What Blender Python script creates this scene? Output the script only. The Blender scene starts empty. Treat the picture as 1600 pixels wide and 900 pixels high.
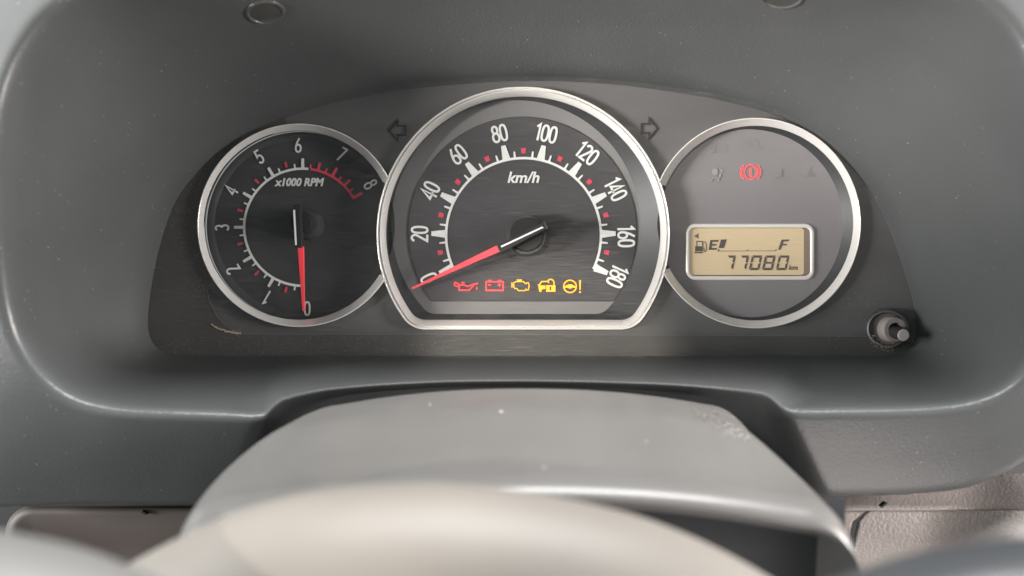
import bpy, bmesh, math, random
from mathutils import Vector, geometry
from mathutils.bvhtree import BVHTree
random.seed(7)
rad = math.radians
scene = bpy.context.scene
COL = scene.collection

# ------------------------------------------------------------------ camera
K = 0.30e-3            # metres per photo pixel on the instrument plane
D0 = 0.35              # metres from the camera to the instrument plane (y = 0)
def P(px, py, d=D0):
    """point seen at photo pixel (px,py) standing d metres in front of the lens"""
    s = K * d / D0
    return Vector(((px - 800) * s, d - D0, (450 - py) * s))

cam_d = bpy.data.cameras.new('camera'); cam = bpy.data.objects.new('camera', cam_d); COL.objects.link(cam)
cam.location = (0, -D0, 0); cam.rotation_euler = (rad(90), 0, 0)
cam_d.sensor_width = 36; cam_d.lens = 36 * D0 / (1600 * K)
cam_d.clip_start = 0.005; cam_d.clip_end = 50
cam_d.dof.use_dof = True; cam_d.dof.focus_distance = 0.352; cam_d.dof.aperture_fstop = 5.6
scene.camera = cam

# ------------------------------------------------------------------ light
w = bpy.data.worlds.new('World'); scene.world = w; w.use_nodes = True
bg = w.node_tree.nodes['Background']
bg.inputs[0].default_value = (0.93, 0.97, 0.97, 1); bg.inputs[1].default_value = 0.30

def aim(o, target):
    o.rotation_euler = (Vector(target) - o.location).to_track_quat('-Z', 'Y').to_euler()
def area(name, loc, target, sx, sy, power, col):
    l = bpy.data.lights.new(name, 'AREA'); l.shape = 'RECTANGLE'; l.size = sx; l.size_y = sy
    l.energy = power; l.color = col
    o = bpy.data.objects.new(name, l); o.location = loc; COL.objects.link(o); aim(o, target); return o
area('roof_daylight', (0.05, -0.40, 0.88), (0, -0.10, 0), 1.0, 0.24, 25.0, (1.0, 0.995, 0.985))
area('left_window_daylight', (-0.9, -0.27, 0.03), (0, 0, 0), 0.4, 0.28, 13.0, (0.98, 0.98, 0.97))
area('right_window_daylight', (0.80, -0.28, 0.03), (0.0, 0, 0), 0.35, 0.30, 16.0, (1.0, 0.93, 0.89))
area('low_bounce_fill', (0.28, -0.30, -0.72), (0.05, -0.03, 0.08), 0.5, 0.4, 3.4, (1.0, 0.90, 0.87))  # unseen fill lamp added low down to brighten the hood's underside
# hazy sun through the rear side window; the cone's edge is the pillar's shadow line
pn = Vector((0.67, -0.29, -0.68)).normalized()            # plane of the shadow edge, pointing to the shaded side
sdir = Vector((-0.30, -1.0, 0.13)); sdir = (sdir - pn * sdir.dot(pn)).normalized()
def sunpatch(name, edge, r_, power, soft):
    sl = bpy.data.lights.new(name, 'SPOT'); so = bpy.data.objects.new(name, sl); COL.objects.link(so)
    so.location = edge + sdir * 3.0
    sl.energy = power; sl.color = (1.0, 0.90, 0.78); sl.shadow_soft_size = soft
    sl.spot_size = 2 * math.atan(r_ / 3.0); sl.spot_blend = 0.06
    aim(so, edge - pn * r_)
sunpatch('low_sun_on_hood', P(1465, 235, .29), .10, 170, .05)
sunpatch('low_sun_on_wheel', P(780, 840, .143), .052, 320, .012)

# added spot with no real source, brightening the right of the hood; its lower edge runs down to the right-hand dial
wl = bpy.data.lights.new('hood_fill_spot', 'SPOT'); wo = bpy.data.objects.new('hood_fill_spot', wl); COL.objects.link(wo)
wp = Vector((-0.72, -0.46, 0.0)); wo.location = wp
e1 = (P(1600, 120, .25) - wp).normalized(); e2 = (P(1350, 420, .345) - wp).normalized()
nl = e1.cross(e2).normalized(); nl = nl if nl.z > 0 else -nl
al = rad(11.5); ax_ = (e1 + e2).normalized() * math.cos(al) + nl * math.sin(al)
wl.energy = 98; wl.color = (1.0, 0.95, 0.90); wl.shadow_soft_size = 0.10; wl.spot_size = 2 * al; wl.spot_blend = 0.5
aim(wo, wp + ax_)

scene.view_settings.view_transform = 'Standard'; scene.view_settings.look = 'None'
scene.view_settings.gamma = 1; scene.view_settings.exposure = 0.0
scene.view_settings.use_curve_mapping = False
scene.render.engine = 'CYCLES'
scene.cycles.max_bounces = 8; scene.cycles.transparent_max_bounces = 16

# ------------------------------------------------------------------ materials
def mat(name, col, rough=0.5, metal=0.0, spec=0.5, emit=None, estr=0.0):
    m = bpy.data.materials.new(name); m.use_nodes = True
    b = m.node_tree.nodes['Principled BSDF']
    b.inputs['Base Color'].default_value = (*col, 1); b.inputs['Roughness'].default_value = rough
    b.inputs['Metallic'].default_value = metal; b.inputs['Specular IOR Level'].default_value = spec
    if emit: b.inputs['Emission Color'].default_value = (*emit, 1); b.inputs['Emission Strength'].default_value = estr
    return m
def N(m, t, **kw):
    n = m.node_tree.nodes.new(t)
    for k, v in kw.items(): setattr(n, k, v)
    return n
def L(m, a, b): m.node_tree.links.new(a, b)
def coords(m, scale=(1, 1, 1)):
    tc = N(m, 'ShaderNodeTexCoord'); mp = N(m, 'ShaderNodeMapping'); mp.inputs['Scale'].default_value = scale
    L(m, tc.outputs['Object'], mp.inputs['Vector']); return mp.outputs['Vector']
def ramp(m, fac, stops):
    r = N(m, 'ShaderNodeValToRGB'); e = r.color_ramp.elements
    while len(e) < len(stops): e.new(0.5)
    for el, (p, c) in zip(e, stops):
        el.position = p; el.color = (*c, 1) if len(c) == 3 else c
    L(m, fac, r.inputs['Fac']); return r.outputs['Color']
def mixc(m, fac, a, b):
    x = N(m, 'ShaderNodeMix', data_type='RGBA')
    for s, v in ((x.inputs['Factor'], fac), (x.inputs['A'], a), (x.inputs['B'], b)):
        if hasattr(v, 'links'): L(m, v, s)
        else: s.default_value = v if isinstance(v, (int, float)) else (*v, 1)
    return x.outputs['Result']

def grained(name, col, rough=0.5, grain=1500, bump=0.35, dist=0.0001, dust=0.0, dustcol=(0.5, 0.5, 0.46), spec=0.45,
            speck_scale=420, stretch=(1, 1, 1), var=0.18):
    """moulded plastic: leather-like grain, mottled wear and dust specks"""
    m = mat(name, col, rough, spec=spec); b = m.node_tree.nodes['Principled BSDF']
    v = coords(m, stretch)
    n1 = N(m, 'ShaderNodeTexNoise'); n1.inputs['Scale'].default_value = 22; n1.inputs['Detail'].default_value = 5
    L(m, v, n1.inputs['Vector'])
    c1 = mixc(m, ramp(m, n1.outputs['Fac'], [(0.35, (0, 0, 0)), (0.7, (1, 1, 1))]),
              tuple(c * (1 - var) for c in col), tuple(c * (1 + var) for c in col))
    vo = N(m, 'ShaderNodeTexVoronoi'); vo.inputs['Scale'].default_value = speck_scale; L(m, v, vo.inputs['Vector'])
    sp = ramp(m, vo.outputs['Distance'], [(0.05, (1, 1, 1)), (0.14, (0, 0, 0))])
    n2 = N(m, 'ShaderNodeTexNoise'); n2.inputs['Scale'].default_value = 60; n2.inputs['Detail'].default_value = 3
    L(m, v, n2.inputs['Vector'])
    sep = N(m, 'ShaderNodeSeparateColor'); L(m, vo.outputs['Color'], sep.inputs[0])
    pick = N(m, 'ShaderNodeMath', operation='GREATER_THAN'); L(m, sep.outputs[0], pick.inputs[0]); pick.inputs[1].default_value = 0.80
    mu = N(m, 'ShaderNodeMath', operation='MULTIPLY'); L(m, sp, mu.inputs[0]); L(m, pick.outputs[0], mu.inputs[1])
    mu2 = N(m, 'ShaderNodeMath', operation='MULTIPLY'); L(m, mu.outputs[0], mu2.inputs[0])
    L(m, ramp(m, n2.outputs['Fac'], [(0.4, (0.1,) * 3), (0.62, (1, 1, 1))]), mu2.inputs[1])
    mu3 = N(m, 'ShaderNodeMath', operation='MULTIPLY'); L(m, mu2.outputs[0], mu3.inputs[0]); mu3.inputs[1].default_value = dust
    L(m, mixc(m, mu3.outputs[0], c1, dustcol), b.inputs['Base Color'])
    g = N(m, 'ShaderNodeTexVoronoi'); g.inputs['Scale'].default_value = grain; L(m, v, g.inputs['Vector'])
    g2 = N(m, 'ShaderNodeTexNoise'); g2.inputs['Scale'].default_value = grain * 0.6; g2.inputs['Detail'].default_value = 4; L(m, v, g2.inputs['Vector'])
    ad = N(m, 'ShaderNodeMath', operation='ADD'); L(m, g.outputs['Distance'], ad.inputs[0]); L(m, g2.outputs['Fac'], ad.inputs[1])
    bp = N(m, 'ShaderNodeBump'); bp.inputs['Strength'].default_value = bump; bp.inputs['Distance'].default_value = dist
    L(m, ad.outputs[0], bp.inputs['Height']); L(m, bp.outputs['Normal'], b.inputs['Normal'])
    rr_ = N(m, 'ShaderNodeMapRange'); L(m, n1.outputs['Fac'], rr_.inputs['Value'])
    rr_.inputs['To Min'].default_value = rough - 0.02; rr_.inputs['To Max'].default_value = rough + 0.03
    L(m, rr_.outputs[0], b.inputs['Roughness'])
    return m

M = {}
M['hood'] = grained('dark_dash_plastic', (0.071, 0.0755, 0.0765), 0.34, var=0.07, grain=1100, bump=0.5, dist=0.00013, dust=0.8, speck_scale=420)
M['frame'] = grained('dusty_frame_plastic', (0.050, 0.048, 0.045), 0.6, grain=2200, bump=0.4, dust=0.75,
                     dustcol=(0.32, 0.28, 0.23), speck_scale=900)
M['mask'] = grained('black_mask_plastic', (0.095, 0.094, 0.095), 0.5, spec=0.2, grain=2500, bump=0.1, dust=0.15, speck_scale=700, stretch=(0.25, 1, 1.5))
M['column'] = grained('grey_column_plastic', (0.124, 0.121, 0.117), 0.31, grain=1300, bump=0.08, spec=0.7, dust=0.25, speck_scale=200, var=0.08)
M['wheel'] = grained('grey_wheel_vinyl', (0.19, 0.176, 0.158), 0.5, grain=1300, bump=0.2, var=0.06)
M['spoke'] = grained('grey_spoke_vinyl', (0.15, 0.149, 0.145), 0.5, grain=1300, bump=0.2, var=0.06)
M['rim'] = grained('black_rim_vinyl', (0.045, 0.048, 0.052), 0.35, grain=1300, bump=0.2, var=0.1)
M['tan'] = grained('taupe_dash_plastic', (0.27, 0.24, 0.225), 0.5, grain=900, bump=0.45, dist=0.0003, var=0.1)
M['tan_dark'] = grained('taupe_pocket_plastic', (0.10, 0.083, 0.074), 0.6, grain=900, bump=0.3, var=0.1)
M['black'] = mat('matt_black', (0.012, 0.012, 0.014), 0.7)
M['wall'] = mat('dial_well_black', (0.018, 0.020, 0.022), 0.5)
M['gloss_black'] = mat('needle_cap_black', (0.026, 0.026, 0.027), 0.45, spec=0.3)
M['hub'] = mat('hub_black', (0.045, 0.046, 0.047), 0.4)
M['dial'] = grained('dial_print_black', (0.044, 0.047, 0.048), 0.55, spec=0.2, grain=3000, bump=0.08, dust=0.12, speck_scale=800, stretch=(0.3, 1, 1.4))
M['dial_grey'] = grained('dial_print_charcoal', (0.060, 0.059, 0.062), 0.5, spec=0.2, grain=3000, bump=0.08, dust=0.1, speck_scale=800, stretch=(0.3, 1, 1.4))
M['dial_right'] = grained('dial_smoked_grey_hazed', (0.20, 0.19, 0.198), 0.45, spec=0.2, grain=3000, bump=0.05, dust=0.1, speck_scale=800, stretch=(0.3, 1, 1.4), var=0.06)  # grey raised to take in the haze lying over this dial
M['band'] = grained('dial_band_grey', (0.19, 0.187, 0.187), 0.5, spec=0.2, grain=3000, bump=0.05, var=0.05)
M['white'] = mat('dial_white_print', (0.72, 0.73, 0.71), 0.5)
M['red'] = mat('dial_red_print', (0.62, 0.05, 0.085), 0.5)
M['needle'] = mat('needle_red', (0.85, 0.065, 0.085), 0.35, emit=(1.0, 0.05, 0.07), estr=0.12)
M['stripe'] = mat('needle_stripe_white', (0.8, 0.82, 0.82), 0.4)
M['silver'] = mat('satin_silver', (0.82, 0.80, 0.77), 0.27, metal=0.35)
M['silver_lip'] = mat('bright_silver_lip', (0.85, 0.83, 0.80), 0.22, metal=0.3)
M['lcd_frame'] = mat('lcd_silver_frame', (0.80, 0.76, 0.72), 0.35, metal=0.2)
M['lcd'] = mat('lcd_amber_glass', (0.56, 0.45, 0.29), 0.35, emit=(1.0, 0.74, 0.42), estr=0.09)
M['seg'] = mat('lcd_segment', (0.085, 0.072, 0.062), 0.45)
M['seg_faint'] = mat('lcd_segment_light', (0.17, 0.13, 0.09), 0.45)
M['lit_red'] = mat('telltale_red_lit', (0.4, 0.02, 0.02), 0.5, emit=(1.0, 0.022, 0.035), estr=2.6)
M['lit_halo'] = mat('telltale_red_halo', (0.3, 0.01, 0.03), 0.5, emit=(1.0, 0.0, 0.05), estr=0.35)
M['lit_amber'] = mat('telltale_amber_lit', (0.3, 0.2, 0.0), 0.5, emit=(1.0, 0.36, 0.0), estr=1.7)
M['unlit'] = mat('telltale_unlit', (0.28, 0.27, 0.27), 0.4)
M['unlit_dark'] = mat('telltale_unlit_dark', (0.195, 0.188, 0.19), 0.4)
M['arrow'] = mat('arrow_outline_dark', (0.022, 0.022, 0.022), 0.6, spec=0.1)
M['knob_cap'] = mat('knob_cap_grey', (0.34, 0.31, 0.32), 0.5)
M['knob_collar'] = grained('knob_collar_grey', (0.24, 0.21, 0.195), 0.5, grain=2000, dust=0.4)
M['dirt'] = grained('packed_dust', (0.42, 0.33, 0.25), 0.9, grain=2500, bump=0.9, dist=0.0003, var=0.3)
M['dust_line'] = mat('dust_line', (0.27, 0.25, 0.23), 0.8)
M['worn'] = grained('worn_plastic', (0.155, 0.145, 0.135), 0.85, grain=900, bump=0.9, dist=0.0004, var=0.3)

def cover_material():
    """clear acrylic, scuffed by years of wiping: fine horizontal scratches and a thin film of dust"""
    m = bpy.data.materials.new('scuffed_clear_acrylic'); m.use_nodes = True
    nt = m.node_tree; nt.nodes.remove(nt.nodes['Principled BSDF']); out = nt.nodes['Material Output']
    tr = N(m, 'ShaderNodeBsdfTransparent'); tr.inputs[0].default_value = (0.97, 0.975, 0.98, 1)
    df = N(m, 'ShaderNodeBsdfDiffuse'); df.inputs[0].default_value = (0.62, 0.62, 0.60, 1)
    gl = N(m, 'ShaderNodeBsdfGlossy'); gl.inputs['Roughness'].default_value = 0.5
    gl2 = N(m, 'ShaderNodeBsdfGlossy'); gl2.inputs['Roughness'].default_value = 0.06
    v = coords(m, (90, 1, 3000))
    n = N(m, 'ShaderNodeTexNoise'); n.inputs['Scale'].default_value = 1.0; n.inputs['Detail'].default_value = 4; n.inputs['Roughness'].default_value = 0.7
    L(m, v, n.inputs['Vector'])
    v2 = coords(m, (9, 1, 9))
    n2 = N(m, 'ShaderNodeTexNoise'); n2.inputs['Scale'].default_value = 1.6; n2.inputs['Detail'].default_value = 3; L(m, v2, n2.inputs['Vector'])
    v3 = coords(m, (60, 1, 2500))
    mp = v3.node; mp.inputs['Rotation'].default_value = (0, rad(7), 0)
    n3 = N(m, 'ShaderNodeTexNoise'); n3.inputs['Scale'].default_value = 1.0; n3.inputs['Detail'].default_value = 2; L(m, v3, n3.inputs['Vector'])
    scr = ramp(m, n.outputs['Fac'], [(0.42, (0.25,) * 3), (0.68, (1.3,) * 3)])
    scr2 = ramp(m, n3.outputs['Fac'], [(0.62, (0, 0, 0)), (0.74, (2.0,) * 3)])
    ad = N(m, 'ShaderNodeMath', operation='ADD'); L(m, scr, ad.inputs[0]); L(m, scr2, ad.inputs[1])
    patch = ramp(m, n2.outputs['Fac'], [(0.3, (0.6,) * 3), (0.75, (1.15,) * 3)])
    mu = N(m, 'ShaderNodeMath', operation='MULTIPLY'); L(m, ad.outputs[0], mu.inputs[0]); L(m, patch, mu.inputs[1])
    fd = N(m, 'ShaderNodeMath', operation='MULTIPLY'); L(m, mu.outputs[0], fd.inputs[0]); fd.inputs[1].default_value = 0.030
    fg = N(m, 'ShaderNodeMath', operation='MULTIPLY'); L(m, mu.outputs[0], fg.inputs[0]); fg.inputs[1].default_value = 0.035
    m1 = N(m, 'ShaderNodeMixShader'); L(m, fd.outputs[0], m1.inputs[0]); L(m, tr.outputs[0], m1.inputs[1]); L(m, df.outputs[0], m1.inputs[2])
    m2 = N(m, 'ShaderNodeMixShader'); L(m, fg.outputs[0], m2.inputs[0]); L(m, m1.outputs[0], m2.inputs[1]); L(m, gl.outputs[0], m2.inputs[2])
    m3 = N(m, 'ShaderNodeMixShader'); m3.inputs[0].default_value = 0.0; L(m, m2.outputs[0], m3.inputs[1]); L(m, gl2.outputs[0], m3.inputs[2])
    L(m, m3.outputs[0], out.inputs['Surface'])
    return m
M['cover'] = cover_material()

# ------------------------------------------------------------------ object helpers
def thing(name, label, cat, loc, group=None):
    o = bpy.data.objects.new(name, None); o.empty_display_size = 0.02; COL.objects.link(o)
    o.location = loc; o['label'] = label; o['category'] = cat
    if group: o['group'] = group
    return o
def origin(o):
    v = Vector((0, 0, 0))
    while o: v += o.location; o = o.parent
    return v
def build(name, verts, faces, m, parent=None, smooth=False, label=None, kind=None):
    off = origin(parent) if parent else Vector((0, 0, 0))
    me = bpy.data.meshes.new(name); me.from_pydata([tuple(Vector(v) - off) for v in verts], [], faces); me.update()
    me.materials.append(M[m] if isinstance(m, str) else m)
    if smooth: me.polygons.foreach_set('use_smooth', [True] * len(me.polygons))
    o = bpy.data.objects.new(name, me); COL.objects.link(o)
    if parent: o.parent = parent
    if label: o['label'] = label
    if kind: o['kind'] = kind
    return o

class G:
    """collects geometry laid out in photo pixels at a given distance"""
    def __init__(s): s.v = []; s.f = []; s.k = 0
    def add(s, vs, fs):
        b = len(s.v); s.v += vs; s.f += [tuple(i + b for i in f) for f in fs]
    def poly(s, pts, d):
        d -= s.k * 2.5e-5; s.k += 1
        s.add([P(x, y, d) for x, y in pts], [tuple(range(len(pts)))])
    def ribbon(s, pts, wd, d, closed=False, w2=None):
        d -= s.k * 2.5e-5; s.k += 1
        n = len(pts); vs = []
        for i, p in enumerate(pts):
            p = Vector(p)
            a = Vector(pts[i - 1]) if (i > 0 or closed) else None
            c = Vector(pts[(i + 1) % n]) if (i < n - 1 or closed) else None
            d1 = (p - a).normalized() if a is not None and (p - a).length > 1e-9 else None
            d2 = (c - p).normalized() if c is not None and (c - p).length > 1e-9 else None
            if d1 is None: d1 = d2
            if d2 is None: d2 = d1
            n1 = Vector((-d1.y, d1.x)); n2 = Vector((-d2.y, d2.x)); nn = (n1 + n2)
            if nn.length < 1e-6: nn = n1
            nn.normalize(); ww = wd if w2 is None else wd + (w2 - wd) * i / max(1, n - 1)
            k = ww / 2 / max(0.45, nn.dot(n1))
            vs += [P(*(p + nn * k), d), P(*(p - nn * k), d)]
        m_ = n if closed else n - 1
        s.add(vs, [(2 * i, 2 * i + 1, (2 * ((i + 1) % n)) + 1, 2 * ((i + 1) % n)) for i in range(m_)])
    def disc(s, cx, cy, r, d, n=40): s.poly([(cx + r * math.cos(2 * math.pi * i / n), cy + r * math.sin(2 * math.pi * i / n)) for i in range(n)], d)
    def obj(s, name, m, parent, **kw): return build(name, s.v, s.f, m, parent, **kw)

def arc(cx, cy, rx, ry, a0, a1, n=14):
    return [(cx + rx * math.cos(rad(a0 + (a1 - a0) * i / n)), cy + ry * math.sin(rad(a0 + (a1 - a0) * i / n))) for i in range(n + 1)]
def sup(cx, cy, rx, ry, n=28, e=2.6):
    r = []
    for i in range(n):
        a = 2 * math.pi * i / n; c, s_ = math.cos(a), math.sin(a)
        r.append((cx + rx * math.copysign(abs(c) ** (2 / e), c), cy + ry * math.copysign(abs(s_) ** (2 / e), s_)))
    return r

# digits as single-line strokes in a box of height 1 (y up); (points, closed)
DIG = {
 '0': ([(sup(0, 0, .17, .44), True)], .46),
 '1': ([([(-.13, .27), (.03, .44), (.03, -.5)], False)], .30),
 '2': ([(arc(0, .25, .165, .19, 168, -28) + [(-.165, -.44), (.19, -.44)], False)], .45),
 '3': ([(arc(-.01, .225, .155, .215, 150, -75), False), (arc(0, -.2, .175, .24, 80, -150), False)], .45),
 '4': ([([(.20, -.20), (-.19, -.20), (.08, .46), (.08, -.5)], False)], .46),
 '5': ([([(.17, .44), (-.12, .44), (-.135, .04)] + arc(-.01, -.17, .18, .27, 118, -150), False)], .45),
 '6': ([([(.08, .49), (-.07, .2), (-.165, -.1)], False), (sup(0, -.2, .17, .245, e=2.2), True)], .46),
 '7': ([([(-.19, .44), (.17, .44), (-.08, -.5)], False)], .42),
 '8': ([(sup(0, .235, .14, .2, e=2.2), True), (sup(0, -.2, .175, .245, e=2.2), True)], .46),
}
def numeral(text, cx, cy, h, rot, wd, d, m, parent, sx=1.0):
    g = G(); tot = sum(DIG[c][1] for c in text) * sx; x = -tot / 2; r = rad(rot); c_, s_ = math.cos(r), math.sin(r)
    for ch in text:
        st, adv = DIG[ch]; x += adv * sx / 2
        for pts, cl in st:
            q = []
            for (u, v) in pts:
                X = (x + u * sx) * h; Y = v * h
                q.append((cx + X * c_ - Y * s_, cy - (X * s_ + Y * c_)))
            g.ribbon(q, wd, d, cl)
        x += adv * sx / 2
    return g.obj('numeral', m, parent)

def text_obj(name, txt, cx, cy, wpx, hpx, d, shear, m, parent, bold=0.0, rot=0):
    cu = bpy.data.curves.new(name, 'FONT'); cu.body = txt; cu.size = 1; cu.shear = shear; cu.offset = bold
    cu.resolution_u = 4
    t = bpy.data.objects.new(name + '_tmp', cu); COL.objects.link(t)
    dg = bpy.context.evaluated_depsgraph_get(); me = bpy.data.meshes.new_from_object(t.evaluated_get(dg))
    bpy.data.objects.remove(t); vs = [v.co.copy() for v in me.vertices]; fs = [tuple(p.vertices) for p in me.polygons]
    x0 = min(v.x for v in vs); x1 = max(v.x for v in vs); y0 = min(v.y for v in vs); y1 = max(v.y for v in vs)
    out = [P(cx + ((v.x - x0) / (x1 - x0) - .5) * wpx, cy - ((v.y - y0) / (y1 - y0) - .5) * hpx, d) for v in vs]
    return build(name, out, fs, m, parent)

# outlines in photo pixels as functions of an inset
def circ(cx, cy, R, n=160, a0=0, a1=360):
    closed = (a1 - a0) >= 360
    def f(o):
        m_ = n if closed else n + 1
        return [(cx + (R - o) * math.cos(rad(a0 + (a1 - a0) * i / n)), cy - (R - o) * math.sin(rad(a0 + (a1 - a0) * i / n))) for i in range(m_)]
    return f
def flatcirc(cx, cy, R, h, rf, n=120):
    """circle cut flat h below its centre, corners rounded by rf"""
    def f(o):
        R_, h_, r_ = R - o, h - o, max(rf - o, 1.0)
        dx = math.sqrt((R_ - r_) ** 2 - (h_ - r_) ** 2); ac = math.degrees(math.atan2(h_ - r_, dx))
        p = []
        # right corner: from straight down to the tangent with the circle
        for i in range(13): a = 90 - (90 - ac) * i / 12; p.append((cx + dx + r_ * math.cos(rad(a)), cy + h_ - r_ + r_ * math.sin(rad(a))))
        for i in range(1, n): a = ac - (180 + 2 * ac) * i / n; p.append((cx + R_ * math.cos(rad(a)), cy + R_ * math.sin(rad(a))))
        for i in range(13): a = 180 - ac - (90 - ac) * i / 12; p.append((cx - dx + r_ * math.cos(rad(a)), cy + h_ - r_ + r_ * math.sin(rad(a))))
        return p
    return f
def rrect(x0, y0, x1, y1, r, n=8):
    def f(o):
        a0, b0, a1, b1 = x0 + o, y0 + o, x1 - o, y1 - o; q = max(r - o, 0.5); p = []
        for cx, cy, s in ((a1 - q, b1 - q, 0), (a0 + q, b1 - q, 90), (a0 + q, b0 + q, 180), (a1 - q, b0 + q, 270)):
            for i in range(n + 1): a = rad(s + 90 * i / n); p.append((cx + q * math.cos(a), cy + q * math.sin(a)))
        return p
    return f
def sweep(name, fn, prof, m, parent, closed=True, cap=False, smooth=True, **kw):
    """profile [(inset px, distance)] carried round an outline"""
    rings = [[P(x, y, d) for x, y in fn(o)] for o, d in prof]; n = len(rings[0])
    vs = [v for r in rings for v in r]; fs = []
    for j in range(len(rings) - 1):
        for i in range(n if closed else n - 1):
            a = j * n + i; b = j * n + (i + 1) % n; fs.append((a, b, b + n, a + n))
    if cap: fs.append(tuple(range((len(rings) - 1) * n, len(rings) * n)))
    o = build(name, vs, fs, m, parent, smooth=False, **kw)
    if smooth:
        for p in o.data.polygons: p.use_smooth = len(p.vertices) == 4
    return o
def bevel(o, w_, seg=2):
    md = o.modifiers.new('bevel', 'BEVEL'); md.width = w_; md.segments = seg; md.limit_method = 'ANGLE'; return o
def bar(name, a, b, wa, wb, d0, d1, m, parent, bev=0.0, **kw):
    """box-like bar between pixels a,b, widths wa,wb, from distance d0 (front) back to d1; d0 may be a pair (front at a, front at b)"""
    a, b = Vector(a), Vector(b); t = (b - a).normalized(); n = Vector((-t.y, t.x))
    da, db = d0 if isinstance(d0, tuple) else (d0, d0)
    q = [(a + n * wa / 2, da), (a - n * wa / 2, da), (b - n * wb / 2, db), (b + n * wb / 2, db)]
    fr = [P(x.x, x.y, d) for x, d in q]; bk = [Vector((v.x, v.y + (d1 - da), v.z)) for v in fr]
    o = build(name, fr + bk, [(0, 1, 2, 3), (7, 6, 5, 4), (0, 4, 5, 1), (1, 5, 6, 2), (2, 6, 7, 3), (3, 7, 4, 0)], m, parent, **kw)
    if bev: bevel(o, bev)
    return o
def cyl(name, a, b, ra, rb, m, parent, n=40, cap=True, smooth=True, rings=None):
    """tapered cylinder between two world points; rings=[(t,r)] overrides"""
    a, b = Vector(a), Vector(b); ax = (b - a).normalized(); u = ax.orthogonal().normalized(); v = ax.cross(u)
    rings = rings or [(0, ra), (1, rb)]; vs = []; fs = []
    for t, r in rings:
        c = a + (b - a) * t
        vs += [c + (u * math.cos(2 * math.pi * i / n) + v * math.sin(2 * math.pi * i / n)) * r for i in range(n)]
    for j in range(len(rings) - 1):
        for i in range(n): fs.append((j * n + i, j * n + (i + 1) % n, (j + 1) * n + (i + 1) % n, (j + 1) * n + i))
    if cap: fs += [tuple(range(n)), tuple(range((len(rings) - 1) * n, len(rings) * n))]
    o = build(name, vs, fs, m, parent)
    for p in o.data.polygons: p.use_smooth = len(p.vertices) == 4
    md = o.modifiers.new('edges', 'EDGE_SPLIT'); md.split_angle = rad(35)
    return o
def fixnormals(o):
    bm = bmesh.new(); bm.from_mesh(o.data); bmesh.ops.recalc_face_normals(bm, faces=bm.faces); bm.to_mesh(o.data); bm.free()

# ================================================================== BINNACLE HOOD
# stations round the opening: (inner px, inner py), (rim px, rim py, rim distance), (face px, py, distance)
ST = [
 ((820, 556), (820, 594, .285), (820, 622, .335)),
 ((700, 556), (700, 595, .285), (700, 624, .335)),
 ((600, 556), (600, 600, .285), (600, 630, .335)),
 ((520, 556), (510, 608, .285), (515, 642, .335)),
 ((480, 556), (462, 618, .285), (470, 668, .335)),
 ((458, 556), (440, 624, .285), (430, 700, .333)),
 ((440, 556), (424, 637, .284), (408, 740, .326)),
 ((425, 556), (414, 649, .283), (388, 775, .315)),
 ((412, 556), (398, 649, .282), (365, 795, .304)),
 ((380, 556), (355, 646, .281), (295, 797, .300)),
 ((330, 556), (270, 643, .280), (200, 796, .298)),
 ((285, 555), (190, 640, .280), (90, 797, .297)),
 ((258, 552), (125, 627, .280), (10, 802, .296)),
 ((243, 545), (85, 606, .279), (-60, 800, .295)),
 ((234, 532), (50, 572, .277), (-110, 750, .293)),
 ((229, 512), (22, 525, .275), (-150, 650, .29)),
 ((230, 485), (6, 470, .272), (-160, 520, .285)),
 ((236, 440), (-4, 400, .267), (-165, 400, .28)),
 ((246, 390), (-8, 320, .260), (-165, 290, .28)),
 ((264, 330), (-14, 240, .252), (-150, 170, .28)),
 ((285, 292), (-10, 165, .245), (-120, 70, .28)),
 ((330, 243), (8, 95, .238), (-80, -10, .28)),
 ((380, 209), (48, 22, .231), (0, -90, .28)),
 ((440, 183), (125, -38, .225), (90, -160, .28)),
 ((520, 158), (300, -70, .218), (270, -220, .28)),
 ((640, 135), (500, -100, .213), (480, -260, .28)),
 ((820, 122), (810, -115, .210), (810, -280, .28)),
 ((960, 129), (1090, -105, .212), (1100, -265, .28)),
 ((1090, 146), (1290, -75, .218), (1320, -225, .28)),
 ((1180, 166), (1470, -58, .225), (1490, -160, .28)),
 ((1245, 190), (1560, -8, .232), (1590, -90, .28)),
 ((1300, 228), (1608, 55, .238), (1670, -10, .28)),
 ((1345, 272), (1632, 140, .245), (1730, 80, .28)),
 ((1375, 318), (1640, 235, .252), (1760, 180, .28)),
 ((1398, 370), (1630, 320, .260), (1775, 290, .28)),
 ((1415, 420), (1634, 410, .267), (1780, 410, .28)),
 ((1430, 470), (1634, 490, .272), (1770, 520, .283)),
 ((1437, 505), (1624, 550, .275), (1740, 610, .286)),
 ((1434, 528), (1600, 590, .277), (1690, 665, .288)),
 ((1425, 544), (1560, 617, .279), (1640, 706, .291)),
 ((1405, 553), (1510, 632, .280), (1585, 746, .294)),
 ((1370, 556), (1440, 639, .281), (1520, 773, .297)),
 ((1320, 556), (1350, 641, .282), (1430, 782, .299)),
 ((1275, 556), (1275, 642, .283), (1350, 784, .301)),
 ((1250, 556), (1236, 642, .283), (1290, 785, .302)),
 ((1238, 556), (1222, 637, .284), (1262, 760, .312)),
 ((1225, 556), (1208, 624, .284), (1235, 725, .325)),
 ((1210, 556), (1192, 614, .285), (1205, 690, .332)),
 ((1170, 556), (1150, 609, .285), (1155, 655, .335)),
 ((1080, 556), (1050, 600, .285), (1060, 634, .335)),
 ((950, 556), (930, 596, .285), (935, 624, .335)),
]
SUB = 8
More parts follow.
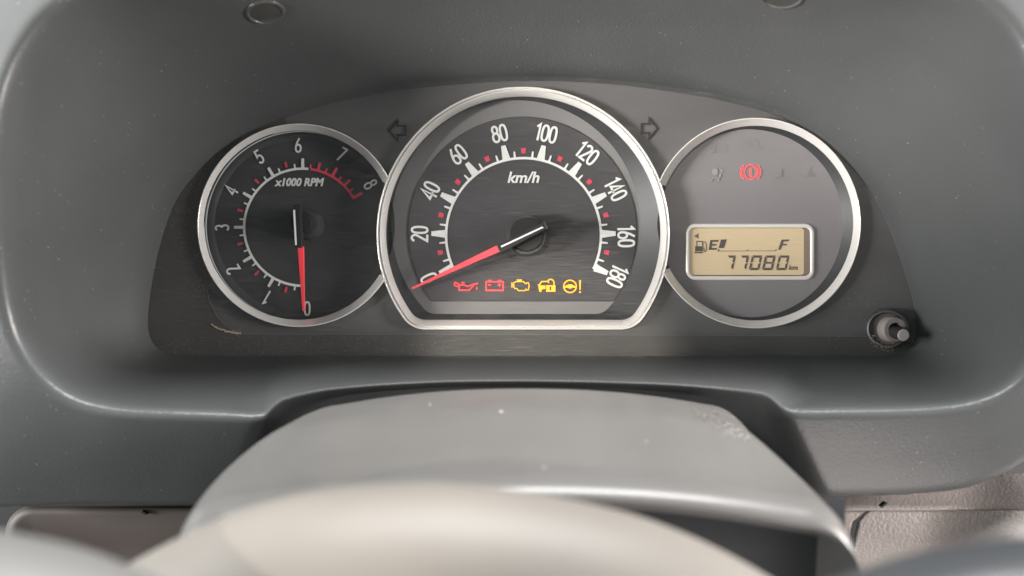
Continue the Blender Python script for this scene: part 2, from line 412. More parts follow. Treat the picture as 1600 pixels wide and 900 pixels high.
def loopsmooth(pts, it):
    n = len(pts)
    for _ in range(it): pts = [pts[i] * .5 + (pts[i - 1] + pts[(i + 1) % n]) * .25 for i in range(n)]
    return pts
def resamp(ctrl, it=10):
    n = len(ctrl); out = []
    for i in range(n):
        a, b = ctrl[i], ctrl[(i + 1) % n]
        for k in range(SUB): out.append(a.lerp(b, k / SUB))
    return loopsmooth(out, it)
A_ = resamp([P(*s[0], .3515) for s in ST], 14)
B_ = resamp([P(s[1][0], s[1][1], max(s[1][2], .248)) for s in ST], 12)
C_ = resamp([P(*s[2]) for s in ST], 10)
NS = len(A_)
def qbez(a, b, c, n, skip=0): return [a * (1 - t) ** 2 + b * 2 * t * (1 - t) + c * t * t for t in [i / n for i in range(skip, n + 1)]]
binnacle = thing('binnacle_hood', 'dark grey moulded hood with a rounded rim and dusty shelf round the instruments', 'dashboard hood', P(800, 640, .30))
rows = []
ctr = P(820, 340, .30)
for i in range(NS):
    a, b, c = A_[i], B_[i], C_[i]
    outw = (b - ctr); outw.y = 0; outw.normalize()
    up = max(0.0, outw.z); side = abs(outw.x)
    mid_ = a.lerp(b, .5) + outw * (0.003 + 0.010 * up + 0.004 * side * (1 if outw.z > -0.6 else 0.2))
    t1 = (b - mid_).normalized(); t2 = (c - b).normalized()
    fil = 0.0056 + 0.010 * max(0, up - .1)
    T = b - t1 * fil; F = b + t2 * fil
    low = 1 if outw.z < -0.3 else 0
    cc = c + Vector((0, .004, 0))
    prof = [a + Vector((0, .004, 0)) + outw * .0005, a] + qbez(a, mid_ * 2 - a.lerp(b, .5), T, 9, 1) + qbez(T, b, F, 7, 1)
    e = F.lerp(c, .8)
    prof += [F.lerp(c, .25), F.lerp(c, .5), e] + qbez(e, c, c + Vector((0, .010, 0)) - outw * .001, 4, 1) + [c + Vector((0, .06, 0)) - outw * .004]
    rows.append(prof)
NP = len(rows[0])
for k in range(2, 10):       # even out the tunnel so the notch does not crease it
    colk = loopsmooth([rw[k] for rw in rows], (10 - k) * 8)
    for i in range(NS): rows[i][k] = colk[i]
hv = [p for r in rows for p in r]; hf = []
for i in range(NS):
    j = (i + 1) % NS
    for k in range(NP - 1): hf.append((i * NP + k, i * NP + k + 1, j * NP + k + 1, j * NP + k))
hood = build('hood_shell', hv, hf, 'hood', binnacle, smooth=True)
bvh = BVHTree.FromPolygons(hv, hf)
build('dark_cavity_backing', [P(-300, 560, .375), P(1900, 560, .375), P(1900, 1300, .36), P(-300, 1300, .36)], [(0, 1, 2, 3)], 'black', binnacle)  # black sheet put in for the darkness of the open cavity
def onhood(px, py):
    o = Vector((0, -D0, 0)); d = (P(px, py) - o).normalized(); h = bvh.ray_cast(o, d); return h[0], h[1], d
for px, py, r in ((415, 19, .0075), (1222, -6, .0080)):
    loc, nr, d = onhood(px, py)
    if nr.dot(d) > 0: nr = -nr
    s = cyl('screw_recess', loc - nr * .004, loc + nr * .0006, 0, 0, 'hood', binnacle,
            rings=[(0.4, r * .30), (0.45, r * .62), (1, r * .86), (1.04, r * .93), (1.0, r), (.80, r * 1.04)], cap=False)
    cyl('screw', loc - nr * .0030, loc + nr * .0002, r * .40, r * .34, 'hood', s)
    build('shaded_recess_floor', *(lambda c, u, v: ([c + (u * math.cos(k * .2618) + v * math.sin(k * .2618)) * r * .85 for k in range(24)], [tuple(range(24))]))(loc + nr * .00025, nr.orthogonal().normalized(), nr.cross(nr.orthogonal().normalized())), 'frame', s)  # darker plastic here stands in for the shade inside the screw hole

# ================================================================== INSTRUMENT CLUSTER
cluster = thing('instrument_cluster', 'black car instrument panel with three silver ringed dials behind a scuffed clear cover', 'instrument panel', P(820, 556, .36))
TC = (467, 352); TR = 158.5
SC = (817.6, 364.9); SR = 229; SH = 149.6
RC = (1181, 348.6); RR = 164
sp_out = flatcirc(*SC, SR, SH, 42)
def insp(x, y, pad=0):
    if y > SC[1] + SH - pad: return False
    return math.hypot(x - SC[0], y - SC[1]) < SR - pad
# mask plate with three openings (shape found by constrained triangulation)
outer = []
for p in A_:
    q = ((p.x / K) * D0 / (p.y + D0) + 800, 450 - (p.z / K) * D0 / (p.y + D0))
    v = Vector((q[0] - 820, q[1] - 370)); v *= 1.02; outer.append((v.x + 820, v.y + 370))
outer = outer[::3]
holes = [circ(*TC, TR, 90)(5), sp_out(6), circ(*RC, RR, 90)(5)]
pts = list(outer) + [p for h in holes for p in h]
edges = []; b = 0
for lp in [outer] + holes:
    n = len(lp); edges += [(b + i, b + (i + 1) % n) for i in range(n)]; b += n
res = geometry.delaunay_2d_cdt([Vector(p) for p in pts], edges, [], 0, 1e-4)
vv, ff = res[0], res[2]
def inpoly(x, y, poly):
    c = False; n = len(poly)
    for i in range(n):
        x1, y1 = poly[i]; x2, y2 = poly[i - 1]
        if (y1 > y) != (y2 > y) and x < (x2 - x1) * (y - y1) / (y2 - y1) + x1: c = not c
    return c
keep = []
for f in ff:
    cx = sum(vv[i].x for i in f) / 3; cy = sum(vv[i].y for i in f) / 3
    if inpoly(cx, cy, outer) and not any(inpoly(cx, cy, h) for h in holes): keep.append(f)
mask = build('dial_mask', [P(v.x, v.y, .354) for v in vv], keep, 'mask', cluster)
# dusty surround outside the inner border line
IN = [(317, 380), (319, 420), (324, 455), (333, 482), (347, 503), (368, 517), (392, 521.5), (600, 522), (900, 523), (1200, 524.5), (1450, 526), (1480, 526)]
def cr(pts, n=8):
    out = []; pts = [Vector(p) for p in pts]
    for i in range(len(pts) - 1):
        p0 = pts[max(i - 1, 0)]; p1 = pts[i]; p2 = pts[i + 1]; p3 = pts[min(i + 2, len(pts) - 1)]
        for k in range(n):
            t = k / n
            out.append(0.5 * ((2 * p1) + (p2 - p0) * t + (2 * p0 - 5 * p1 + 4 * p2 - p3) * t * t + (3 * p1 - p0 - 3 * p2 + p3) * t ** 3))
    out.append(pts[-1]); return out
top_in = [(317, 380), (322, 330), (338, 285), (362, 250), (400, 222), (450, 200), (520, 178), (600, 160), (700, 145), (820, 138)]
def strip(name, inner, outerp, d_in, d_out, m, parent):
    n = len(inner); vs = [P(*p, d_in) for p in inner] + [P(*p, d_out) for p in outerp]
    return build(name, vs, [(i, i + 1, n + i + 1, n + i) for i in range(n - 1)], m, parent)
g = G()
inn = [tuple(p) for p in cr(IN[:11], 8)]
# the frame: from the border line outwards to the hood opening
fo = []
for x, y in inn:
    if y > 517 and x > 385: fo.append((x, 570))
    else:
        v = Vector((x - 480, y - 360)); k = 1.0
        v.normalize(); fo.append((480 + v.x * 330, 360 + v.y * 330 * 1.05))
fr = strip('frame_border', inn, fo, .3528, .3526, 'frame', cluster)
inn2 = [tuple(p) for p in cr(top_in[:6], 8)]
fo2 = []
for x, y in inn2:
    v = Vector((x - 520, y - 400)).normalized(); fo2.append((x + v.x * 110, y + v.y * 110))
fo2[0] = fo[0] if abs(inn2[0][0] - inn[0][0]) < 1 else fo2[0]
strip('frame_border', inn2, fo2, .3530, .3528, 'frame', cluster)
g = G(); g.ribbon(inn, 1.1, .3524); g.obj('border_groove', mat('groove_dust', (0.13, 0.12, 0.11), 0.8), cluster)
g = G(); g.ribbon([tuple(Vector(p) + Vector((random.uniform(-.6, .6), random.uniform(-1.0, 1.0)))) for p in cr([(330, 507), (341, 513), (352, 517), (362, 519.5), (374, 520.5)], 6)], 2.0, .3522, w2=3.2)
for _ in range(60):
    t = random.random() ** .7; x = 325 + 52 * t; y = 506 + 15 * t ** .6 + random.gauss(0, 2.2); s = random.uniform(.3, .9)
    g.poly([(x - s, y), (x, y - s * .8), (x + s, y + .2), (x, y + s)], .3521)
g.obj('packed_dust', 'dirt', cluster, kind='stuff')
# loose dust flecks caught in the grain of the surround
g = G()
for _ in range(900):
    u = random.random()
    if u < .45: x = random.uniform(255, 700); y = random.uniform(526, 553)
    elif u < .75: a = rad(random.uniform(120, 215)); r_ = random.uniform(165, 208); x = 470 + r_ * math.cos(a); y = 352 - r_ * math.sin(a)
    else: x = random.uniform(1290, 1420); y = random.uniform(430, 552)
    if math.hypot(x - 470, y - 352) < 161 or x < 240: continue
    s = random.uniform(.25, .65) ; g.k = 0
    g.poly([(x - s, y), (x, y - s), (x + s, y), (x, y + s)], .3519)
g.obj('dust_fleck', 'dust_line', cluster, kind='stuff')

# clear cover: one gently crowned sheet over everything
cv = []; cf = []; NXc, NYc = 40, 20
def inside_cover(x, y): return inpoly(x, y, outer)
cov_out = outer
res = geometry.delaunay_2d_cdt([Vector(p) for p in cov_out], [(i, (i + 1) % len(cov_out)) for i in range(len(cov_out))], [], 1, 1e-4)
cover = build('clear_cover', [P(v.x, v.y, .3485) for v in res[0]], [tuple(f) for f in res[2]], 'cover', cluster)

# ---- rings
def ring(fn, wd, parent, closed=True, double=False):
    if double:
        prof = [(0, .356), (0, .3508), (.8, .3500), (2.2, .3500), (3.0, .3506), (3.4, .3514), (4.2, .3514), (4.6, .3503), (5.4, .3500), (6.5, .3503), (wd - 1, .3530), (wd, .3540), (wd, .358)]
    else:
        prof = [(0, .356), (0, .3508), (.6, .3500), (1.6, .3500), (2.4, .3504), (wd - 1.2, .3530), (wd, .3536), (wd, .358)]
    o = sweep('bezel_ring', fn, prof, 'silver', parent, closed=closed)
    o.modifiers.new('edges', 'EDGE_SPLIT').split_angle = rad(40)
    sweep('ring_lip', fn, [(-.6, .3535), (-.6, .3499), (-.1, .3495), (1.3, .3495), (1.9, .3503)], 'silver_lip', parent, closed=closed)
    return o
# ---- tachometer
tf = circ(471, 353, 146, 120)
tach = sweep('tachometer', circ(470, 353, 147, 120), [(0, .3605), (12, .3606), (12.5, .3610)], 'dial', cluster, cap=True)
sweep('dial_well', circ(468, 352.3, 148.5, 120), [(0, .3545), (1.5, .3604)], 'wall', tach)
def open_range(cx, cy, R, side):
    # angles of the circle left visible by the centre ring
    ok = [a for a in range(0, 3600) if not insp(cx + R * math.cos(rad(a / 10)), cy - R * math.sin(rad(a / 10)), 3)]
    bad = [a for a in range(0, 3600) if a not in set(ok)]
    if side == 'right':    # hidden part lies round 0 degrees
        up = max(a for a in bad if a < 1800) / 10; dn = min(a for a in bad if a > 1800) / 10 if any(a > 1800 for a in bad) else 360
        return up, dn
    return -(360 - max(bad) / 10), min(bad) / 10
u, dn = open_range(*TC, TR, 'right')
ring(circ(*TC, TR, 150, u, dn), 11, tach, closed=False)
u2, dn2 = open_range(*RC, RR, 'left')
FD = .3604
def tick(name, cx, cy, ang, r0, r1, w0, w1, m, parent, d):
    c, s = math.cos(rad(ang)), math.sin(rad(ang)); g = G()
    g.ribbon([(cx + c * r0, cy - s * r0), (cx + c * r1, cy - s * r1)], w0, d, w2=w1); return g.obj(name, m, parent)
tcx, tcy, tr = 473, 355, 91.5
g = G(); g.ribbon(arc(tcx, tcy, tr, -tr, 84.5, 270, 90), 3.8, FD); g.obj('scale_arc', 'white', tach)
g = G(); g.ribbon(arc(tcx, tcy, tr, -tr, 29, 82.5, 40), 3.9, FD); g.obj('redline_arc', 'red', tach)
for i in range(33):
    v = i / 4; a = 270 - 30 * v; isred = v > 6.2
    if i % 4 == 0: tick('major_tick', tcx, tcy, a, tr + 1, tr + 16, 5.2, 4.2, 'red' if isred else 'white', tach, FD - .0001)
    elif i % 4 == 2:
        if isred: tick('half_tick', tcx, tcy, a, tr + 1, tr + 13, 4.2, 3.8, 'red', tach, FD - .0001)
        else: tick('half_tick', tcx, tcy, a, tr + 5, tr + 14, 3.2, 4.2, 'red', tach, FD)
    else: tick('minor_tick', tcx, tcy, a, tr + 1, tr + 8, 3.0, 2.4, 'red' if isred else 'white', tach, FD - .0001)
for t, x, y in (('0', 480, 482), ('1', 417, 465), ('2', 364, 421), ('3', 347, 356), ('4', 361, 297), ('5', 405, 245), ('6', 466, 227), ('7', 534, 241), ('8', 579, 288)):
    a = 270 - 30 * int(t)
    numeral(t, x, y, 23, (0 if t == '0' else a - 90), 2.9, FD, 'white', tach, sx=1.0)
text_obj('dial_lettering', 'x1000 RPM', 467.5, 284.5, 78, 13.4, FD, .22, 'white', tach, bold=.045)
# needle hub, stepping towards the viewer
hubc = lambda d: P(484, 352, .361) + Vector((0, d - .361, 0))
cyl('hub_base', hubc(.3605), hubc(.350), .0073, .0066, 'hub', tach)
cyl('hub_cap', hubc(.350), hubc(.3445), .0052, .0048, 'gloss_black', tach)
bar('needle_cap', (463.5, 320), (465.5, 387), 11.5, 12, .3420, .3470, 'gloss_black', tach, bev=.0003)
g = G(); g.ribbon([(459.3, 328), (459.6, 329), (462.4, 382), (462.5, 383)], 3.0, .3417); g.obj('cap_stripe', 'stripe', tach)
bar('needle', (469.5, 385), (474, 486), 9.5, 3.4, (.3432, .3545), .3446, 'needle', tach, bev=.0002)

# ---- speedometer
speedo = sweep('speedometer', flatcirc(816.5, 361.5, 178.5, 108.5, 3), [(-1, .3594), (0, .3591), (1.0, .3590)], 'dial_grey', cluster, cap=True)
ring(sp_out, 15, speedo, double=True)
bandf = flatcirc(806, 351, 194.5, 139.5, 26)
in1 = sp_out(15); bo = bandf(0)
sweep('grey_band', bandf, [(0, .3597), (40, .3598)], 'band', speedo, smooth=False)
n_ = len(in1); vs = [P(*p, .3540) for p in in1] + [P(*p, .3597) for p in bo]
build('dial_well', vs, [(i, (i + 1) % n_, n_ + (i + 1) % n_, n_ + i) for i in range(n_)], 'wall', speedo, smooth=True)
SD = .3587
scx, scy, sr = 818, 368, 121
va = lambda v: 90 - (v - 90) * 1.268
g = G(); g.ribbon(arc(scx, scy, sr, -sr, va(180) - 1.5, va(0) + 1.5, 110), 3.8, SD); g.obj('scale_arc', 'white', speedo)
for i in range(37):
    v = i * 5; a = va(v)
    if i % 4 == 0: tick('major_tick', scx, scy, a, sr + 1, sr + 23, 12.5, 7.0, 'white', speedo, SD - .0001)
    elif i % 4 == 2: tick('half_tick', scx, scy, a, sr + 7.5, sr + 15.5, 6.2, 8.0, 'red', speedo, SD)
    else: tick('minor_tick', scx, scy, a, sr + 1, sr + 11, 3.6, 2.4, 'white', speedo, SD - .0001)
for t, x, y in (('0', 670, 434.5), ('20', 655.6, 365.4), ('40', 672, 297.6), ('60', 715.6, 241), ('80', 780.4, 208.5), ('100', 854, 208.5),
                ('120', 918, 239.8), ('140', 962.5, 296), ('160', 978.5, 369.6), ('180', 964.5, 432)):
    numeral(t, x, y, 27.5, va(int(t)) - 90, 3.5, SD, 'white', speedo)
text_obj('dial_lettering', 'km/h', 818, 277, 50, 18, SD, .22, 'white', speedo, bold=.025)
hubs = lambda d: P(822, 369, .359) + Vector((0, d - .359, 0))
cyl('hub_base', hubs(.3588), hubs(.3500), .0098, .0090, 'hub', speedo)
cyl('hub_cap', hubs(.3500), hubs(.3470), .0080, .0075, 'gloss_black', speedo)
bar('needle_cap', (779, 390), (853, 351.5), 13, 12.5, .3420, .3472, 'gloss_black', speedo, bev=.0003)
g = G(); g.ribbon([(783, 385.5), (848, 355)], 2.6, .3417); g.obj('cap_stripe', 'stripe', speedo)
bar('cap_tip', (850, 347), (855.5, 357.5), 3.0, 3.0, .3417, .3440, 'hub', speedo)
bar('needle', (779, 388), (644, 450.5), 11, 3.2, (.3434, .3545), .3448, 'needle', speedo, bev=.0002)

# telltales (coordinates read off an enlargement 6.667 times, origin 690,425)
def icon(name, strokes, org, f, d, m, parent, wd=None, **kw):
    g = G()
    for s in strokes:
        k = s[0]
        q = [(org[0] + x / f, org[1] + y / f) for x, y in s[1]]
        if k == 'p': g.poly(q, d)
        else: g.ribbon(q, s[2] / f, d, closed=(k == 'c'))
    return g.obj(name, m, parent, **kw)
O4 = (690, 425)
TD = .3576
icon('oil_can_lamp', [('c', [(137, 108), (180, 125), (172, 152), (132, 138)], 9),
    ('o', [(176, 130), (186, 138), (205, 138), (236, 136), (268, 150), (300, 140), (372, 118), (370, 126), (345, 128), (288, 190), (184, 190), (184, 150)], 10),
    ('o', [(205, 110), (240, 110)], 9), ('o', [(222, 110), (222, 136)], 10), ('p', [(364, 150), (372, 168), (370, 182), (362, 184), (358, 172)])], O4, 6.667, TD, 'lit_red', speedo, label='red oil can warning lamp')
icon('battery_lamp', [('c', [(465, 101), (643, 101), (643, 192), (465, 192)], 12), ('p', [(486, 84), (520, 84), (520, 97), (486, 97)]), ('p', [(588, 84), (622, 84), (622, 97), (588, 97)]),
    ('o', [(486, 136), (516, 136)], 9), ('o', [(586, 135), (620, 135)], 9), ('o', [(603, 119), (603, 152)], 9)], O4, 6.667, TD, 'lit_red', speedo, label='red battery warning lamp')
icon('engine_lamp', [('c', [(752, 112), (775, 100), (856, 100), (868, 118), (884, 122), (888, 112), (905, 112), (912, 140), (905, 186), (888, 188), (880, 178), (868, 194), (800, 194), (784, 172), (764, 172), (752, 160)], 10),
    ('p', [(780, 78), (838, 78), (832, 95), (790, 95)]), ('o', [(733, 108), (733, 162)], 10), ('o', [(733, 135), (752, 135)], 9)], O4, 6.667, TD, 'lit_amber', speedo, label='amber engine warning lamp')
icon('immobiliser_lamp', [('o', [(1018, 138), (1040, 100), (1105, 98), (1120, 112)], 12), ('p', [(1003, 128), (1020, 128), (1020, 140), (1003, 140)]),
    ('p', [(1010, 140), (1082, 140), (1082, 178), (1050, 178), (1050, 184), (1040, 184), (1040, 206), (1018, 206), (1014, 180), (1010, 170)]), ('p', [(1090, 138), (1128, 138), (1128, 206), (1090, 206)]),
    ('p', [(1128, 138), (1186, 138), (1186, 206), (1128, 206)]),
    ('o', [(1108, 108), (1112, 84), (1135, 76), (1160, 84), (1170, 104), (1172, 138)], 12)], O4, 6.667, TD, 'lit_amber', speedo, label='amber car and padlock warning lamp')
icon('keyhole', [('p', [(1124, 152), (1142, 152), (1140, 172), (1142, 190), (1124, 190), (1127, 172)])], O4, 6.667, TD - .0004, 'wall', speedo)
icon('steering_lamp', [('c', [(1338 + 66 * math.cos(i * .2094), 150 + 64 * math.sin(i * .2094)) for i in range(30)], 13),
    ('p', [(1275, 152), (1305, 138), (1325, 128), (1352, 128), (1372, 138), (1402, 152), (1398, 166), (1362, 162), (1350, 172), (1328, 172), (1315, 162), (1280, 166)]),
    ('p', [(1432, 84), (1452, 84), (1449, 186), (1436, 186)]), ('p', [(1433, 200), (1451, 200), (1451, 217), (1433, 217)])], O4, 6.667, TD, 'lit_amber', speedo, label='amber steering warning lamp')

# ---- right-hand gauge
gauge = sweep('warning_gauge', circ(1170, 349, 147, 120), [(0, .3570), (1, .3570)], 'dial_right', cluster, cap=True)
sp15 = circ(*RC, RR - 12, 120)(0); ro = circ(1170, 349, 147, 120)(0)
build('dial_well', [P(*p, .3536) for p in sp15] + [P(*p, .3570) for p in ro], [(i, (i + 1) % 120, 120 + (i + 1) % 120, 120 + i) for i in range(120)], 'wall', gauge, smooth=True)
ring(circ(*RC, RR, 150, u2, dn2), 12, gauge, closed=False)
O5 = (1080, 200); GD = .3566
ci = lambda cx, cy, r, a0, a1, n=20: [(cx + r * math.cos(rad(a0 + (a1 - a0) * i / n)), cy + r * math.sin(rad(a0 + (a1 - a0) * i / n))) for i in range(n + 1)]
icon('brake_lamp', [('c', ci(617, 458, 70, 0, 348, 29), 10), ('o', ci(617, 458, 100, 138, 222), 11), ('o', ci(617, 458, 100, -42, 42), 11),
    ('o', [(617, 424), (617, 478)], 11), ('p', [(609, 492), (625, 492), (625, 504), (609, 504)])], O5, 6.667, GD - .0003, 'lit_red', gauge, label='red brake warning lamp')
icon('airbag_lamp', [('p', ci(248, 458, 33, 0, 345, 23)), ('p', ci(315, 445, 14, 0, 345, 15)), ('o', [(205, 555), (225, 520), (262, 515), (285, 555)], 12), ('p', [(290, 480), (316, 472), (305, 515), (288, 520)]), ('o', [(285, 515), (290, 555)], 10)], O5, 6.667, GD, 'unlit', gauge)
icon('high_beam_lamp', [('o', [(530, y), (588, y)], 6) for y in (118, 148, 180, 212)] + [('o', [(615, 115), (615, 212)], 6), ('o', ci(640, 165, 50, -80, 80), 6), ('o', [(690, 220), (715, 200), (740, 220)], 5)], O5, 6.667, GD, 'unlit_dark', gauge)
icon('fog_lamp', [('o', [(205, y + 12), (262, y - 8)], 5) for y in (180, 215, 250)] + [('o', [(235, 170), (228, 200), (240, 225), (232, 262)], 5), ('o', [(285, 172), (285, 262)], 5), ('o', ci(310, 217, 48, -75, 75), 6)], O5, 6.667, GD, 'unlit_dark', gauge)
icon('coolant_lamp', [('p', [(927, 425), (945, 425), (945, 520), (927, 520)]), ('o', [(945, 440), (985, 440)], 6), ('o', [(945, 470), (975, 470)], 6), ('o', [(860, 522), (885, 516), (905, 526)], 6), ('o', [(965, 522), (990, 516), (1005, 526)], 6), ('o', [(855, 552), (1005, 552)], 8)], O5, 6.667, GD, 'unlit_dark', gauge)
icon('seat_belt_lamp', [('o', [(1250, 405), (1230, 450), (1260, 480)], 6), ('o', ci(1240, 530, 48, 200, 340), 6), ('o', [(1190, 500), (1280, 490)], 6)], O5, 6.667, GD, 'unlit_dark', gauge)

# ---- fuel and odometer display
O6 = (1060, 340); F6 = 7.2727
lcd = build('lcd_display', [P(x, y, .35675) for x, y in rrect(1076, 354, 1262, 434, 4)(0)], [tuple(range(36))], 'lcd', cluster)
sweep('display_frame', rrect(1071.5, 349.5, 1272.2, 437.6, 15), [(0, .3575), (0, .3562), (1, .3556), (5.6, .3556), (6.4, .3560), (6.6, .3575)], 'lcd_frame', lcd)
fi = rrect(1071.5, 349.5, 1272.2, 437.6, 15)(6.6); fo_ = rrect(1077.5, 356.5, 1256, 429.5, 5)(0)
build('display_well', [P(*p, .3560) for p in fi] + [P(*p, .35665) for p in fo_], [(i, (i + 1) % 36, 36 + (i + 1) % 36, 36 + i) for i in range(36)],
      mat('lcd_well_brown', (0.16, 0.12, 0.09), .6), lcd, smooth=True)
LD = .35655
# mask behind dial so nothing shows through: the gauge face lies in front except here
def six(name, strokes, m='seg', **kw): return icon(name, strokes, O6, F6, LD, m, lcd, **kw)
six('arrow_mark', [('p', [(175, 210), (228, 178), (230, 240)])], 'seg_faint')
six('fuel_pump_symbol', [('p', [(192, 325), (278, 325), (278, 385), (188, 385)]), ('o', [(210, 325), (210, 270), (272, 270), (278, 325)], 12), ('p', [(184, 390), (276, 390), (276, 406), (184, 406)]),
    ('o', [(286, 275), (300, 275), (318, 305), (318, 370), (308, 386), (292, 384), (290, 340)], 9)])
six('letter_e', [('p', [(362, 255), (458, 253), (453, 275), (386, 276), (378, 360), (342, 367)]), ('p', [(372, 300), (436, 299), (432, 318), (370, 320)]), ('p', [(350, 347), (440, 345), (436, 366), (345, 367)])])
six('fuel_bar', [('p', [(484, 250), (550, 247), (520, 345), (456, 348)])])
six('fuel_scale', [('o', [(448, 380), (1115, 378)], 7), ('p', [(440, 382), (452, 358), (468, 362), (468, 384)]), ('p', [(768, 382), (792, 356), (792, 382)]), ('p', [(1092, 380), (1112, 354), (1118, 380)])], 'seg_faint')
six('letter_f', [('p', [(1172, 250), (1262, 248), (1254, 270), (1196, 272), (1164, 364), (1132, 366)]), ('p', [(1182, 298), (1236, 297), (1230, 316), (1176, 318)])])
SEG = {'7': 'abc', '0': 'abcdef', '8': 'abcdefg'}
def seg_digit(ch, x0, x1, y0=430, y1=597, sh=-38):
    h = y1 - y0; t = 26; gp = 3
    def q(u, v): return (x0 + u + sh * ((v - y0) / h) * 1.0, v)      # slant
    W_ = x1 - x0; ym = (y0 + y1) / 2
    polys = {'a': [(6, y0), (W_ - 2, y0), (W_ - t, y0 + t), (t + 2, y0 + t)], 'b': [(W_, y0 + 6), (W_, ym - gp), (W_ - 8, ym - 2), (W_ - t, ym - 12), (W_ - t, y0 + t + 4)],
             'c': [(W_, ym + gp), (W_, y1 - 6), (W_ - t, y1 - t - 4), (W_ - t, ym + 12), (W_ - 8, ym + 2)], 'd': [(t + 2, y1 - t), (W_ - t, y1 - t), (W_ - 4, y1), (6, y1)],
             'e': [(0, ym + gp), (8, ym + 2), (t, ym + 12), (t, y1 - t - 4), (0, y1 - 6)], 'f': [(0, y0 + 6), (t, y0 + t + 4), (t, ym - 12), (8, ym - 2), (0, ym - gp)],
             'g': [(10, ym), (t + 2, ym - 10), (W_ - t - 2, ym - 10), (W_ - 10, ym), (W_ - t - 2, ym + 10), (t + 2, ym + 10)]}
    six('odometer_digit', [('p', [q(u, v) for u, v in polys[s]]) for s in SEG[ch]])
for ch, x0, x1 in (('7', 556, 655), ('7', 706, 805), ('0', 836, 955), ('8', 986, 1108), ('0', 1144, 1265)): seg_digit(ch, x0, x1)
text_obj('unit_lettering', 'km', O6[0] + 1305 / F6, O6[1] + 567 / F6, 105 / F6, 56 / F6, LD, .2, 'seg', lcd, bold=.025)

# ---- turn arrows
for sgn, cx, cy in ((-1, 621, 204), (1, 1014.5, 200.5)):
    pts = [(13, 0), (0, -16), (0, -7), (-12, -7), (-12, 7), (0, 7), (0, 16)]
    g = G(); g.ribbon([(cx + sgn * x, cy + y) for x, y in pts], 3.0, .3534, closed=True)
    g.obj('turn_arrow', 'arrow', cluster, label='dark outlined arrow pointing ' + ('left' if sgn < 0 else 'right'))

# ---- reset knob
knob = cyl('reset_knob', P(1386, 515, .352), P(1386, 515, .352) + Vector((0.0010, -.0125, -.0018)), .0028, .0028, 'gloss_black', cluster)
k0 = P(1386, 515, .352)
kc = P(1389, 513, .351)
cyl('knob_socket', P(1386, 514, .3520), P(1386, 514, .3480), 0, 0, 'hub', knob, rings=[(0, .0098), (.5, .0094), (.75, .0086), (.8, .0078), (.1, .0072)], cap=False)
cyl('knob_socket_floor', P(1386, 514, .3525), P(1386, 514, .3512), .0088, .0075, 'frame', knob)
cyl('knob_collar', k0 + Vector((.0008, -.001, .0002)), k0 + Vector((.0010, -.006, .0002)), 0, 0, 'knob_collar', knob, rings=[(0, .0062), (.8, .0060), (1, .0054), (1, .0034), (.2, .0032)], cap=False)
kt = k0 + Vector((0.0010, -.0125, -.0018))
cyl('knob_tip', kt + Vector((0, .0003, 0)), kt + Vector((0, -.0008, 0)), 0, 0, 'knob_cap', knob, rings=[(0, .0027), (.7, .0027), (1, .0022)])
g = G()
for _ in range(150):
    a = random.uniform(20, 160); r_ = random.gauss(31, 4); x = 1390 + r_ * math.cos(rad(a)); y = 514 + r_ * math.sin(rad(a)) * 1.0
    s = random.uniform(.3, 1.0); g.k = 0; g.poly([(x - s, y), (x, y - s * .7), (x + s, y), (x, y + s)], .3478)
g.obj('packed_dust', 'dirt', knob, kind='stuff')

# ================================================================== STEERING COLUMN COVER
colm = thing('steering_column_cover', 'grey plastic shroud of the steering column below the instruments, scuffed at its right shoulder', 'column cover', P(820, 760, .24))
#   distance, centre x, top y at the crown, half width, crown drop, corner radius
CS = [(.300, 820, 616, 290, 16, 50), (.280, 820, 607, 332, 24, 52), (.272, 812, 611, 362, 26, 66), (.262, 803, 621, 393, 28, 86), (.250, 797, 638, 427, 30, 95),
      (.238, 795, 664, 462, 34, 95), (.226, 796, 694, 494, 36, 95), (.214, 800, 725, 520, 36, 95), (.2085, 803, 737, 528, 36, 95), (.2060, 804, 744, 531, 37, 95),
      (.2038, 805, 752, 534, 38, 95), (.2018, 806, 762, 537, 40, 95), (.2006, 807, 772, 539, 42, 95), (.2005, 808, 778, 540, 43, 95), (.2025, 808, 783, 541, 44, 95),
      (.208, 809, 786, 541, 44, 95), (.225, 810, 790, 540, 44, 90), (.265, 810, 800, 530, 44, 90)]
def colsec(s):
    d, cx, ty, W_, cd, R = s; pts = []
    yc = ty + cd + R; bot = 1250
    xr = W_ - R
    for k in range(7): pts.append((cx - W_ - 25 * (1 - k / 6), bot + (yc - bot) * k / 6))
    for k in range(1, 9): a = rad(180 + 90 * k / 9); pts.append((cx - xr + R * math.cos(a), yc + R * math.sin(a)))
    for k in range(25):
        u_ = -1 + 2 * k / 24; x = cx + u_ * xr; pts.append((x, ty + cd * (abs(u_) ** 2.2)))
    for k in range(1, 9): a = rad(270 + 90 * k / 9); pts.append((cx + xr + R * math.cos(a), yc + R * math.sin(a)))
    for k in range(7): pts.append((cx + W_ + 25 * (k / 6), yc + (bot - yc) * k / 6))
    return [P(x, y, d) for x, y in pts]
def catrows(rows_, n):
    out = []
    for i in range(len(rows_) - 1):
        r0, r1, r2, r3 = rows_[max(i - 1, 0)], rows_[i], rows_[i + 1], rows_[min(i + 2, len(rows_) - 1)]
        for k in range(n):
            t = k / n
            out.append([0.5 * ((2 * b_) + (c_ - a_) * t + (2 * a_ - 5 * b_ + 4 * c_ - d_) * t * t + (3 * b_ - a_ - 3 * c_ + d_) * t ** 3) for a_, b_, c_, d_ in zip(r0, r1, r2, r3)])
    out.append(rows_[-1]); return out
